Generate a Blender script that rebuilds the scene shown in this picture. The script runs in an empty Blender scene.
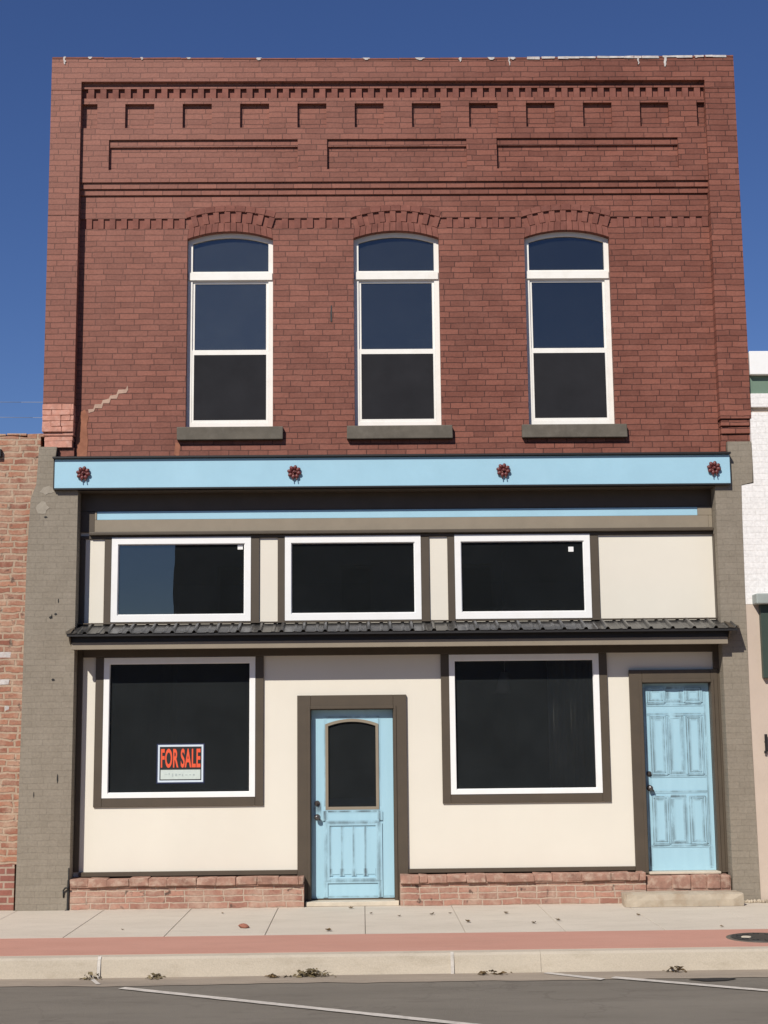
import bpy, bmesh, math, random
from mathutils import Vector, Matrix, geometry
random.seed(7)
S = bpy.context.scene
COL = S.collection
WL = {}                      # world location of every object built here

# ------------------------------------------------------------------ materials
class NT:
    def __init__(s, name):
        s.m = bpy.data.materials.new(name); s.m.use_nodes = True
        s.t = s.m.node_tree; s.t.nodes.clear()
        s.out = s.n('ShaderNodeOutputMaterial')
    def n(s, kind, **kw):
        d = s.t.nodes.new(kind)
        for k, v in kw.items():
            if k in d.inputs: d.inputs[k].default_value = v
            else: setattr(d, k, v)
        return d
    def l(s, a, b): s.t.links.new(a, b)
    def math(s, op, a, b=None, c=None, clamp=False):
        d = s.n('ShaderNodeMath', operation=op, use_clamp=clamp)
        for i, v in enumerate((a, b, c)):
            if v is None: continue
            if hasattr(v, 'is_output'): s.l(v, d.inputs[i])
            else: d.inputs[i].default_value = v
        return d.outputs[0]
    def mix(s, fac, a, b, blend='MIX'):
        d = s.n('ShaderNodeMix', data_type='RGBA', blend_type=blend)
        for i, v in ((0, fac), (6, a), (7, b)):
            if hasattr(v, 'is_output'): s.l(v, d.inputs[i])
            else: d.inputs[i].default_value = v if i == 0 else (*v, 1)
        return d.outputs[2]
    def ramp(s, v, lo, hi):
        d = s.n('ShaderNodeMapRange', clamp=True)
        s.l(v, d.inputs[0]); d.inputs[1].default_value = lo; d.inputs[2].default_value = hi
        return d.outputs[0]
    def noise(s, scale, detail=4, rough=.55, vec=None, dist=0):
        d = s.n('ShaderNodeTexNoise', Scale=scale, Detail=detail, Roughness=rough, Distortion=dist)
        if vec is not None: s.l(vec, d.inputs['Vector'])
        return d.outputs['Fac']
    def pos(s):
        return s.n('ShaderNodeNewGeometry').outputs['Position']
    def uv(s):
        return s.n('ShaderNodeUVMap', uv_map='UVMap').outputs[0]
    def stretch(s, vec, sc):
        d = s.n('ShaderNodeMapping'); d.inputs['Scale'].default_value = sc
        s.l(vec, d.inputs['Vector']); return d.outputs[0]
    def bsdf(s, col, rough=.6, spec=.4, metal=0, height=None, bump=.3, dist=.004):
        b = s.n('ShaderNodeBsdfPrincipled')
        for k, v in (('Base Color', col), ('Roughness', rough), ('Metallic', metal), ('Specular IOR Level', spec)):
            if hasattr(v, 'is_output'): s.l(v, b.inputs[k])
            else: b.inputs[k].default_value = (*v, 1) if k == 'Base Color' else v
        if height is not None:
            bp = s.n('ShaderNodeBump', Strength=bump, Distance=dist)
            s.l(height, bp.inputs['Height']); s.l(bp.outputs[0], b.inputs['Normal'])
        s.l(b.outputs[0], s.out.inputs['Surface'])
        return b

def brick_mat(name, c1, c2, mortar, bw=.212, rh=.0637, ms=.006, wob=.004, var=.35, stain=(.5, .4, .35), stain_amt=.25, bump=.6, rowshift=.07, dark=None, dark_amt=0, gradient=None):
    t = NT(name); uv = t.uv()
    nz = t.n('ShaderNodeTexNoise', Scale=7, Detail=3); t.l(uv, nz.inputs['Vector'])
    off = t.n('ShaderNodeVectorMath', operation='SUBTRACT'); t.l(nz.outputs['Color'], off.inputs[0]); off.inputs[1].default_value = (.5, .5, .5)
    sc = t.n('ShaderNodeVectorMath', operation='SCALE'); t.l(off.outputs[0], sc.inputs[0]); sc.inputs['Scale'].default_value = wob * 2
    ad = t.n('ShaderNodeVectorMath', operation='ADD'); t.l(uv, ad.inputs[0]); t.l(sc.outputs[0], ad.inputs[1])
    sep = t.n('ShaderNodeSeparateXYZ'); t.l(ad.outputs[0], sep.inputs[0])
    row = t.math('FLOOR', t.math('DIVIDE', sep.outputs[1], rh))
    wn = t.n('ShaderNodeTexWhiteNoise', noise_dimensions='1D'); t.l(row, wn.inputs['W'])
    u = t.math('ADD', sep.outputs[0], t.math('MULTIPLY', wn.outputs['Value'], rowshift))
    cb = t.n('ShaderNodeCombineXYZ'); t.l(u, cb.inputs[0]); t.l(sep.outputs[1], cb.inputs[1])
    br = t.n('ShaderNodeTexBrick', offset=.5, Scale=1.0)
    br.inputs['Brick Width'].default_value = bw; br.inputs['Row Height'].default_value = rh
    br.inputs['Mortar Size'].default_value = ms; br.inputs['Mortar Smooth'].default_value = .3; br.inputs['Bias'].default_value = 0
    br.inputs['Color1'].default_value = (*c1, 1); br.inputs['Color2'].default_value = (*c2, 1); br.inputs['Mortar'].default_value = (*mortar, 1)
    t.l(cb.outputs[0], br.inputs['Vector'])
    p = t.pos()
    big = t.ramp(t.noise(.9, 5, .6, p), .35, .7)
    fine = t.noise(38, 4, .65, p)
    mid = t.ramp(t.noise(5, 5, .65, p), .42, .75)
    c = br.outputs['Color']
    c = t.mix(t.math('MULTIPLY', big, var), c, (.55, .5, .5), 'MULTIPLY')
    c = t.mix(t.math('MULTIPLY', mid, stain_amt), c, stain)
    if gradient:      # lighter tint towards the left and top of the wall
        px = t.n('ShaderNodeSeparateXYZ'); t.l(p, px.inputs[0])
        fx = t.math('SUBTRACT', 1, t.ramp(t.math('ADD', px.outputs[0], t.math('MULTIPLY', t.math('SUBTRACT', t.noise(.5, 4, .6, p), .5), 5)), .2, 5.5))
        fz = t.ramp(px.outputs[2], 5.0, 9.0)
        c = t.mix(t.math('MULTIPLY', t.math('MULTIPLY', fx, t.math('ADD', t.math('MULTIPLY', fz, .7), .3)), .36), c, gradient)
    if dark: c = t.mix(t.math('MULTIPLY', t.ramp(t.noise(9, 3, .6, uv), .62, .7), dark_amt), c, dark)
    bw_ = t.n('ShaderNodeRGBToBW'); t.l(br.outputs['Color'], bw_.inputs[0])
    v = t.n('ShaderNodeHueSaturation'); t.l(c, v.inputs['Color']); t.l(t.math('ADD', t.math('MULTIPLY', fine, .6), .70), v.inputs['Value'])
    h = t.math('ADD', t.math('MULTIPLY', t.math('SUBTRACT', 1, br.outputs['Fac']), 1.0), t.math('ADD', t.math('MULTIPLY', fine, .5), t.math('MULTIPLY', bw_.outputs[0], 3)))
    t.bsdf(v.outputs[0], .75, .3, 0, h, bump, .008)
    return t.m

def paint_mat(name, c, rough=.5, spec=.35, mott=.08, sc=6, bump=.12, grime=None, grime_amt=0, gsc=3, streak=False):
    t = NT(name); p = t.pos()
    n1 = t.noise(sc, 5, .6, p); n2 = t.noise(sc * 16, 3, .6, p)
    k = [max(0, v * (1 - 2.2 * mott)) for v in c]
    col = t.mix(t.ramp(n1, .3, .7), c, k)
    if grime:
        gp = t.stretch(p, (1, 1, .15)) if streak else p
        col = t.mix(t.math('MULTIPLY', t.ramp(t.noise(gsc, 6, .65, gp), .48, .72), grime_amt), col, grime)
    h = t.math('ADD', n1, t.math('MULTIPLY', n2, .5))
    r = t.math('ADD', rough - .08, t.math('MULTIPLY', n1, .16))
    t.bsdf(col, r, spec, 0, h, bump, .004)
    return t.m

def glass_mat(name, tint, ior=1.75, rough=.0, film=.03):
    t = NT(name)
    fr = t.n('ShaderNodeFresnel', IOR=ior)
    p = t.pos()
    bp = t.n('ShaderNodeBump', Strength=.03, Distance=.02); t.l(t.noise(1.3, 2, .5, p), bp.inputs['Height'])
    tr = t.n('ShaderNodeBsdfTransparent'); tr.inputs[0].default_value = (*tint, 1)
    gl = t.n('ShaderNodeBsdfGlossy'); gl.inputs['Roughness'].default_value = rough
    t.l(bp.outputs[0], gl.inputs['Normal'])
    mx = t.n('ShaderNodeMixShader'); t.l(fr.outputs[0], mx.inputs[0]); t.l(tr.outputs[0], mx.inputs[1]); t.l(gl.outputs[0], mx.inputs[2])
    # diffuse grey film lifts the dark pane in place of soft reflections
    df = t.n('ShaderNodeBsdfDiffuse'); df.inputs[0].default_value = (.31, .35, .36, 1)
    m2 = t.n('ShaderNodeMixShader')
    sheen = t.math('ADD', t.math('MULTIPLY', t.ramp(t.noise(2.2, 6, .7, p), .35, .85), film * .5), film)
    t.l(sheen, m2.inputs[0]); t.l(mx.outputs[0], m2.inputs[1]); t.l(df.outputs[0], m2.inputs[2])
    t.l(m2.outputs[0], t.out.inputs['Surface'])
    return t.m

M = {}
M['brick'] = brick_mat('red painted brick', (.250, .090, .060), (.166, .056, .037), (.072, .026, .019), ms=.0045, var=.34, stain=(.34, .15, .11), stain_amt=.2, wob=.009, rowshift=.14, bump=.7, gradient=(.42, .215, .165))
M['vouss'] = paint_mat('red arch brick', (.240, .086, .061), .75, .3, .14, 9, .4, (.40, .165, .115), .25, 8)
M['vouss_dark'] = paint_mat('dark red brick', (.205, .071, .050), .75, .3, .14, 9, .4, (.33, .15, .115), .25, 8)
M['pier'] = brick_mat('taupe painted brick', (.252, .216, .165), (.232, .198, .150), (.205, .175, .132), ms=.0045, var=.2, stain=(.31, .268, .21), stain_amt=.4, bump=.28, wob=.012)
M['scar'] = paint_mat('bare pale plaster', (.37, .325, .26), .85, .2, .12, 14, .4, (.30, .265, .21), .6, 16)
M['oldbrick'] = brick_mat('old salmon brick', (.40, .185, .112), (.25, .095, .06), (.40, .295, .205), bw=.205, rh=.069, ms=.012, wob=.026, var=.35, stain=(.46, .33, .23), stain_amt=1.0, bump=1.0, dark=(.08, .055, .042), dark_amt=.75, rowshift=.19)
M['newbrick'] = brick_mat('red patch brick', (.30, .115, .08), (.22, .08, .058), (.36, .27, .20), bw=.205, rh=.072, ms=.011, wob=.004, var=.2, stain_amt=.1, bump=.6)
M['basebrick'] = brick_mat('worn base brick', (.43, .222, .158), (.29, .140, .10), (.46, .35, .265), bw=.2, rh=.0625, ms=.008, wob=.018, var=.3, stain=(.47, .345, .26), stain_amt=.9, bump=1.0, dark=(.08, .052, .04), dark_amt=.9, rowshift=.14)
M['basecap'] = paint_mat('mortar smeared brick cap', (.40, .225, .165), .85, .2, .2, 9, .7, (.50, .375, .285), .9, 13)
M['pinkbrick'] = paint_mat('raw pink brick', (.62, .30, .22), .85, .25, .16, 12, .7, (.68, .44, .36), .6, 14)
M['patch'] = paint_mat('orange mortar patch', (.36, .15, .09), .85, .2, .16, 9, .5)
M['mortar'] = paint_mat('pale mortar', (.50, .34, .255), .9, .2, .1, 14, .5)
M['white_drip'] = paint_mat('white droppings', (.62, .58, .54), .8, .2, .14, 20, .3, (.35, .2, .16), .5, 30)
M['cream'] = paint_mat('cream panel paint', (.725, .678, .575), .6, .3, .025, 1.1, .05, (.67, .60, .50), .35, .8, True)
M['brown'] = paint_mat('dark brown trim paint', (.088, .068, .047), .5, .4, .08, 5, .12)
M['taupe'] = paint_mat('taupe trim paint', (.27, .225, .165), .55, .35, .06, 4, .12)
M['blue'] = paint_mat('light blue paint', (.345, .565, .675), .5, .35, .04, 2.2, .06, (.40, .61, .72), .3, 1.5)
M['vinyl'] = paint_mat('white vinyl', (.84, .83, .80), .35, .45, .015, 4, .03, (.72, .69, .62), .25, 6)
M['vinyl_old'] = paint_mat('white painted window wood', (.84, .81, .74), .5, .4, .02, 4, .08, (.66, .60, .50), .3, 7)
M['sill'] = paint_mat('taupe sill paint', (.13, .112, .086), .7, .3, .12, 7, .35, (.17, .15, .12), .5, 10)
M['screen'] = paint_mat('insect screen', (.024, .024, .027), .9, .15, .1, 3, .05)
M['interior'] = paint_mat('dim interior', (.20, .19, .175), .9, .1, .1, 2, .05)
M['curtain'] = paint_mat('grey curtain cloth', (.62, .62, .57), .95, .1, .1, 3, .1)
M['glass'] = glass_mat('shop window glass', (.62, .62, .61), 1.7, film=.042)
M['glass_sky'] = glass_mat('transom glass', (.42, .42, .41), 2.15, film=.024)
M['glass_dark'] = glass_mat('upper window glass', (.30, .32, .34), 2.1, film=.03)
M['glass_dark1'] = glass_mat('upper window glass with sky sheen', (.30, .32, .34), 2.2, film=.075)  # heavier grey film imitates this window's brighter sky reflection
M['glass_dark2'] = glass_mat('upper window glass', (.30, .32, .34), 2.1, film=.05)
M['metal'] = paint_mat('charcoal roof metal', (.030, .029, .028), .33, .8, .1, 5, .08, (.14, .13, .115), .5, 9)
M['black'] = paint_mat('black trim and eave shade', (.022, .02, .019), .5, .4, .1, 5, .1)
M['medal'] = paint_mat('dark red cast iron', (.13, .022, .022), .45, .5, .15, 40, .4, (.42, .17, .12), .5, 60)
M['knob'] = paint_mat('aged bronze', (.07, .06, .055), .22, 1.0, .1, 30, .1)
M['iron'] = paint_mat('black iron', (.015, .014, .013), .6, .4, .1, 20, .3)
M['thresh'] = paint_mat('pale threshold', (.62, .54, .42), .6, .4, .1, 8, .2)
M['stone'] = paint_mat('worn concrete step', (.48, .405, .305), .85, .25, .1, 7, .5, (.30, .215, .14), .8, 5)
M['white_wall'] = brick_mat('white painted masonry', (.80, .775, .74), (.775, .75, .715), (.72, .69, .65), ms=.005, var=.08, stain=(.72, .68, .63), stain_amt=.3, bump=.3, wob=.01)
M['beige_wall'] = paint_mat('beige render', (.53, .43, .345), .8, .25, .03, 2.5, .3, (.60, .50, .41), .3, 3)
M['green'] = paint_mat('sage green band', (.155, .225, .165), .6, .35, .05, 6, .1)
M['darkgreen'] = paint_mat('dark green metal', (.045, .065, .05), .5, .4, .08, 6, .1)
M['greygreen'] = paint_mat('grey green metal', (.33, .36, .33), .5, .4, .06, 6, .1)
M['roofing'] = paint_mat('grey roofing', (.2, .19, .18), .9, .2, .1, 3, .3)
M['wood'] = paint_mat('weathered pole wood', (.15, .11, .08), .9, .2, .15, 6, .4)
M['cable'] = paint_mat('pale cable', (.32, .32, .34), .5, .4, .02, 3, 0)
M['navy'] = paint_mat('navy sign edge', (.02, .028, .075), .5, .4, .05, 9, .02)
M['sign_white'] = paint_mat('white sign border', (.62, .70, .76), .45, .4, .03, 9, .02)
M['sign_black'] = paint_mat('black sign field', (.02, .02, .02), .5, .4, .05, 9, .02)
M['sign_orange'] = paint_mat('orange red sign letters', (.80, .105, .04), .5, .4, .05, 9, .02)
M['sign_pale'] = paint_mat('pale sign box', (.56, .63, .58), .5, .4, .05, 30, .02)
M['sign_grey'] = paint_mat('faint handwriting', (.40, .46, .44), .5, .3, .05, 9, .02)
M['leaf'] = paint_mat('dry leaf', (.16, .105, .05), .8, .2, .2, 30, .2, (.26, .19, .09), .5, 40)
M['litter'] = paint_mat('olive leaf litter', (.21, .165, .09), .85, .2, .25, 25, .2, (.30, .23, .12), .5, 30)
M['chip'] = paint_mat('red brick chip', (.36, .15, .10), .85, .2, .15, 30, .4)
M['tar'] = paint_mat('tar patch', (.035, .032, .03), .9, .2, .1, 8, .4)
M['paintline'] = paint_mat('worn road paint', (.62, .57, .50), .75, .3, .1, 9, .2, (.30, .27, .235), .6, 16)

M['darkwall'] = paint_mat('dark stained masonry', (.10, .095, .09), .9, .2, .1, 2, .3)
def distressed(name):
    """light blue door paint with a dark wipe-on glaze left in the mouldings; UV v=.5 is the heart of the glaze"""
    t = NT(name); uv = t.uv(); sep = t.n('ShaderNodeSeparateXYZ'); t.l(uv, sep.inputs[0])
    p = t.pos()
    core = t.math('SUBTRACT', 1, t.math('MULTIPLY', t.math('ABSOLUTE', t.math('SUBTRACT', sep.outputs[1], .5)), 2))
    br = t.noise(11, 4, .6, t.stretch(p, (1, 1, .4)))
    a = t.math('MULTIPLY', t.math('POWER', core, 1.15), t.math('MULTIPLY', t.ramp(br, .30, .62), 1.35), clamp=True)
    a = t.math('MULTIPLY', a, sep.outputs[0], clamp=True)
    base = t.mix(t.ramp(t.noise(4, 4, .6, t.stretch(p, (3, 3, .4))), .3, .7), (.365, .575, .665), (.335, .54, .63))
    c = t.mix(a, base, (.062, .078, .088))
    t.bsdf(c, .45, .4, 0, t.noise(30, 3, .6, p), .05, .003)
    return t.m
M['door'] = distressed('distressed blue door paint')

def ground_mat(name, c, c2, dark, sc=1.2, spk=90, rough=.9, bump=.5, streak=(1, 1, 1), spec=.2, stainamt=.5, crack=None):
    t = NT(name); p = t.pos(); ps = t.stretch(p, streak)
    big = t.ramp(t.noise(sc, 7, .62, ps), .35, .68)
    st = t.ramp(t.noise(sc * 2.7, 7, .7, ps), .52, .8)
    sp = t.noise(spk, 3, .7, p); sp2 = t.noise(spk * 3.1, 2, .6, p)
    col = t.mix(big, c, c2)
    col = t.mix(t.math('MULTIPLY', st, stainamt), col, dark)
    v = t.n('ShaderNodeHueSaturation'); t.l(col, v.inputs['Color'])
    t.l(t.math('ADD', t.math('MULTIPLY', t.math('ADD', sp, sp2), .42), .58), v.inputs['Value'])
    cc = v.outputs[0]
    if crack:
        vo = t.n('ShaderNodeTexVoronoi', feature='DISTANCE_TO_EDGE', Scale=crack[0])
        wv = t.n('ShaderNodeVectorMath', operation='ADD'); t.l(p, wv.inputs[0])
        nn = t.n('ShaderNodeTexNoise', Scale=3.0, Detail=4); t.l(p, nn.inputs['Vector']); t.l(nn.outputs['Color'], wv.inputs[1])
        t.l(wv.outputs[0], vo.inputs['Vector'])
        ck = t.math('MULTIPLY', t.math('SUBTRACT', 1, t.ramp(vo.outputs['Distance'], crack[1], crack[1] * 2.5)), t.ramp(t.noise(.8, 3, .5, p), .45, .6))
        cc = t.mix(t.math('MULTIPLY', ck, crack[2]), cc, dark)
    t.bsdf(cc, rough, spec, 0, t.math('ADD', sp, t.math('MULTIPLY', big, .5)), bump, .006)
    return t.m
M['asphalt'] = ground_mat('worn asphalt', (.200, .177, .143), (.166, .146, .118), (.10, .084, .07), 1.3, 130, .9, .9, (.5, 1.6, 1), .25, .6, (.55, .006, .32))
M['sidewalk'] = ground_mat('pale concrete', (.575, .51, .42), (.52, .46, .375), (.40, .345, .27), 1.5, 110, .9, .35, (.6, 1.5, 1), .25, .6)
M['strip'] = ground_mat('red tinted concrete', (.50, .265, .20), (.455, .235, .175), (.36, .21, .16), 1.6, 110, .9, .35, (.5, 1.5, 1), .25, .5)
M['kerb'] = ground_mat('sandy kerb concrete', (.505, .44, .345), (.455, .395, .31), (.32, .265, .19), 1.8, 90, .9, .5, (.5, 1, 1.4), .25, .7)
M['gutter'] = ground_mat('stained gutter concrete', (.36, .295, .225), (.27, .225, .175), (.18, .15, .12), 1.6, 90, .9, .5, (.5, 2, 1), .25, .6)
M['joint'] = paint_mat('dirty joint', (.30, .25, .19), .9, .2, .1, 5, .3)
M['earth'] = ground_mat('ground earth', (.25, .2, .14), (.18, .15, .1), (.12, .1, .07), .3, 20)

# ------------------------------------------------------------------ mesh helpers
class MB:
    def __init__(s): s.bm = bmesh.new(); s.uv = s.bm.loops.layers.uv.new('UVMap'); s.keep = set(); s.fixed = []
    def face(s, vs, mi=0, uvs=None, smooth=False):
        vs = [v if isinstance(v, bmesh.types.BMVert) else s.bm.verts.new(v) for v in vs]
        try: f = s.bm.faces.new(vs)
        except ValueError: return None
        f.material_index = mi; f.smooth = smooth
        if uvs:
            for l, u in zip(f.loops, uvs): l[s.uv].uv = u
            s.fixed.append(f)
        return f
    def box(s, x0, x1, y0, y1, z0, z1, bev=0, mi=0, jit=0):
        b = bmesh.new()
        j = lambda: random.uniform(-jit, jit)
        vs = [b.verts.new((x + j(), y + j(), z + j())) for x in (x0, x1) for y in (y0, y1) for z in (z0, z1)]
        for q in ((0, 1, 3, 2), (4, 6, 7, 5), (0, 4, 5, 1), (2, 3, 7, 6), (0, 2, 6, 4), (1, 5, 7, 3)):
            b.faces.new([vs[i] for i in q])
        if bev: bmesh.ops.bevel(b, geom=b.edges[:], offset=bev, segments=2 if bev > .004 else 1, affect='EDGES', profile=.5)
        s.merge(b, mi)
        return s
    def merge(s, b, mi=0, mat=None):
        b.verts.ensure_lookup_table(); b.verts.index_update()
        if mat: bmesh.ops.transform(b, matrix=mat, verts=b.verts)
        nv = [s.bm.verts.new(v.co) for v in b.verts]
        for f in b.faces:
            try: g = s.bm.faces.new([nv[v.index] for v in f.verts]); g.material_index = mi; g.smooth = f.smooth
            except ValueError: pass
        b.free()
    def prism(s, loops, y0, y1, mi=0):
        """outline (first loop, x/z) with holes (others), extruded from y0 (front) to y1"""
        flat = [p for lp in loops for p in lp]
        tris = geometry.tessellate_polygon([[Vector((x, z, 0)) for x, z in lp] for lp in loops])
        F = [s.bm.verts.new((x, y0, z)) for x, z in flat]; B = [s.bm.verts.new((x, y1, z)) for x, z in flat]
        for t in tris:
            (ax, az), (bx, bz), (cx, cz) = (flat[i] for i in t)
            ar = (bx - ax) * (cz - az) - (cx - ax) * (bz - az)
            if abs(ar) < 1e-10: continue
            o = t if ar > 0 else t[::-1]
            for vs in ([F[i] for i in o], [B[i] for i in o[::-1]]):
                try: s.bm.faces.new(vs).material_index = mi
                except ValueError: pass
        k = 0
        for lp in loops:
            n = len(lp)
            for i in range(n):
                a, b = k + i, k + (i + 1) % n
                try: s.bm.faces.new((F[a], B[a], B[b], F[b])).material_index = mi
                except ValueError: pass
            k += n
        return s
    def rect_prism(s, x0, x1, z0, z1, holes, y0, y1, mi=0):
        R = lambda a, b, c, d: [(a, c), (b, c), (b, d), (a, d)]
        return s.prism([R(x0, x1, z0, z1)] + [R(*h) if len(h) == 4 and not isinstance(h[0], tuple) else h for h in holes], y0, y1, mi)
    def cyl(s, a, b, r0, r1=None, seg=16, mi=0, smooth=True):
        r1 = r0 if r1 is None else r1; a, b = Vector(a), Vector(b); d = (b - a).normalized()
        q = d.to_track_quat('Z', 'Y')
        A = [s.bm.verts.new(a + q @ Vector((r0 * math.cos(t), r0 * math.sin(t), 0))) for t in [2 * math.pi * i / seg for i in range(seg)]]
        B = [s.bm.verts.new(b + q @ Vector((r1 * math.cos(t), r1 * math.sin(t), 0))) for t in [2 * math.pi * i / seg for i in range(seg)]]
        for i in range(seg): s.face((A[i], A[(i + 1) % seg], B[(i + 1) % seg], B[i]), mi, smooth=smooth)
        s.face(A[::-1], mi); s.face(B, mi)
        return s
    def ball(s, c, r, sc=(1, 1, 1), rot=None, seg=12, mi=0):
        b = bmesh.new(); bmesh.ops.create_uvsphere(b, u_segments=seg, v_segments=seg // 2 + 1, radius=r)
        for f in b.faces: f.smooth = True
        m = Matrix.Translation(c) @ (rot if rot else Matrix.Identity(4)) @ Matrix.Diagonal((*sc, 1))
        s.merge(b, mi, m); return s
    def build(s, name, mats, parent=None, origin=None):
        bm = s.bm
        bm.normal_update()
        bmesh.ops.recalc_face_normals(bm, faces=bm.faces[:])
        fixed = set(s.fixed)
        for f in bm.faces:
            if f in fixed: continue
            n = f.normal
            for l in f.loops:
                x, y, z = l.vert.co
                if abs(n.z) > .75: l[s.uv].uv = (x, y)
                else: l[s.uv].uv = (x + y, z)
        if origin is None:
            cs = [v.co for v in bm.verts]
            lo = Vector([min(c[i] for c in cs) for i in range(3)]); hi = Vector([max(c[i] for c in cs) for i in range(3)])
            origin = (lo + hi) / 2; 
            if parent is None: origin.z = lo.z
        origin = Vector(origin)
        for v in bm.verts: v.co -= origin
        me = bpy.data.meshes.new(name); bm.to_mesh(me); bm.free()
        for m in (mats if isinstance(mats, (list, tuple)) else [mats]): me.materials.append(M[m] if isinstance(m, str) else m)
        o = bpy.data.objects.new(name, me); place(o, origin, parent)
        return o
def place(o, w, parent=None):
    COL.objects.link(o); w = Vector(w); WL[o] = w
    if parent is not None: o.parent = parent; o.location = w - WL[parent]
    else: o.location = w
def empty(name, loc, parent=None):
    o = bpy.data.objects.new(name, None); place(o, loc, parent); o.empty_display_size = .3; return o
def tag(o, label=None, cat=None, group=None, kind=None):
    if label: o['label'] = label
    if cat: o['category'] = cat
    if group: o['group'] = group
    if kind: o['kind'] = kind
    return o
def simple(name, mat, parent, *boxes, bev=.003):
    m = MB()
    for b in boxes: m.box(*b, bev=bev)
    return m.build(name, mat, parent)
def arc(cx, cz, r, a0, a1, n):          # angles from vertical, clockwise
    return [(cx + r * math.sin(a0 + (a1 - a0) * i / n), cz + r * math.cos(a0 + (a1 - a0) * i / n)) for i in range(n + 1)]

# ------------------------------------------------------------------ the brick building
BLD = empty('brick_building', (3.81, .2, 0))
tag(BLD, 'two storey red brick storefront building with blue fascia and cream ground floor', 'building')

XL, XR = .332, 7.285                     # inner edges of the two pilasters
YF = .11                                 # plane of the upper brick wall
WIN = (1.984, 3.812, 5.700)              # upper window centres
HW, ZS, RISE, ZB = .471, 7.157, .084, 5.03
RAD = (HW * HW + RISE * RISE) / (2 * RISE); 
ZC = ZS + RISE - RAD                     # arch centre height
R1, R2, R3 = RAD + .104, RAD + .226, RAD + .296
ZD0, ZD1 = 7.272, 7.388                  # straight run of the upper dentil row
A1 = math.acos((ZD0 - ZC) / R1); A2 = math.acos((ZD1 - ZC) / R2)
def opening(c, g=0):
    a = math.asin((HW - g) / (RAD - g))
    return [(c - HW + g, ZB + g), (c + HW - g, ZB + g)] + arc(c, ZC, RAD - g, a, -a, 14)
holes = [opening(c) for c in WIN]
# --- upper wall
w = MB()
w.rect_prism(.003, 7.617, 4.36, 8.94, holes, .1265, .42)
lower = [(XL, 4.70), (XR, 4.70), (XR, ZD0)]
upper = [(XR, 7.652), (XL, 7.652), (XL, ZD1)]
up = []
for c in WIN: up += arc(c, ZC, R2, -A2, A2, 12)
dn = []
for c in WIN[::-1]: dn += arc(c, ZC, R1, A1, -A1, 12)
notch = []
for c in WIN:                            # leave the ring of radiating bricks open between R0 and R1
    pass
w.prism([[(XL, 7.652), (XL, ZD1)] + up + [(XR, ZD1), (XR, 7.652)]], YF, .1265)
low = [(XL, ZD0), (XL, 4.70), (XR, 4.70), (XR, ZD0)]
# right to left along the dentil bottom, dipping to the springings so that the arch ring stays open
a0 = math.asin(HW / RAD)
path = []
for c in WIN[::-1]:
    path += [(c + R1 * math.sin(A1), ZC + R1 * math.cos(A1))] + [(c + HW, ZS), (c + HW, ZB), (c - HW, ZB), (c - HW, ZS)] + [(c - R1 * math.sin(A1), ZC + R1 * math.cos(A1))]
w.prism([low + path], YF, .1265)
wall = w.build('wall', 'brick', BLD)
# --- arches: radiating bricks
for c in WIN:
    m = MB(); n = 14
    for i in range(n):
        t0 = -a0 + 2 * a0 * i / n + .0018; t1 = -a0 + 2 * a0 * (i + 1) / n - .0018
        s0 = -A1 + 2 * A1 * i / n + .0018; s1 = -A1 + 2 * A1 * (i + 1) / n - .0018
        rr = RAD + .0; y = YF + random.uniform(-.003, .002)
        q = [(c + rr * math.sin(t0), ZC + rr * math.cos(t0)), (c + rr * math.sin(t1), ZC + rr * math.cos(t1)),
             (c + (R1 - .004) * math.sin(s1), ZC + (R1 - .004) * math.cos(s1)), (c + (R1 - .004) * math.sin(s0), ZC + (R1 - .004) * math.cos(s0))]
        m.prism([q], y, .126, random.choice((0, 0, 1)))
    # projecting label course over the arch
    n = 9
    for i in range(n):
        t0 = -A2 * .98 + 1.96 * A2 * i / n + .003; t1 = -A2 * .98 + 1.96 * A2 * (i + 1) / n - .003
        m.prism([[(c + (R2 + .004) * math.sin(t0), ZC + (R2 + .004) * math.cos(t0)), (c + (R2 + .004) * math.sin(t1), ZC + (R2 + .004) * math.cos(t1)),
                  (c + R3 * math.sin(t1), ZC + R3 * math.cos(t1)), (c + R3 * math.sin(t0), ZC + R3 * math.cos(t0))]], YF - .007, YF + .017, random.choice((0, 1)))
    m.build('window_arch', ['vouss', 'vouss_dark'], BLD)
# --- dentil rows
d = MB()
def dent_line(x0, x1):
    d.box(x0 + .002, x1 - .002, .1256, .1263, ZD0 + .001, ZD1 - .001)
    n = max(1, round((x1 - x0) / .1345)); p = (x1 - x0) / n
    for i in range(n):
        a = x0 + p * i
        d.box(a + p * .5, a + p - .002, YF - .004 + random.uniform(-.002, .002), .1255, ZD0 + .002, ZD1 - .003, mi=random.choice((0, 0, 1)))
edges = [XL]
for c in WIN: edges += [c - R2 * math.sin(A2), c + R2 * math.sin(A2)]
edges.append(XR)
for i in range(0, 8, 2): dent_line(edges[i] + .005, edges[i + 1] - .005)
for c in WIN:
    d.prism([arc(c, ZC, R1 + .001, -A2 * .99, A2 * .99, 12) + arc(c, ZC, R2 - .001, A2 * .99, -A2 * .99, 12)], .1256, .1263)
    n = 8
    for i in range(n):
        p = 2 * A2 / n; t0 = -A2 + p * i + p * .48; t1 = -A2 + p * (i + 1) - .002
        P = lambda r, t: (c + r * math.sin(t), ZC + r * math.cos(t))
        d.prism([[P(R1 + .002, t0), P(R1 + .002, t1), P(R2 - .003, t1), P(R2 - .003, t0)]], YF - .004 + random.uniform(-.002, .002), .1255, random.choice((0, 0, 1)))
d.build('dentil_course', ['vouss', 'vouss_dark'], BLD)
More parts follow.
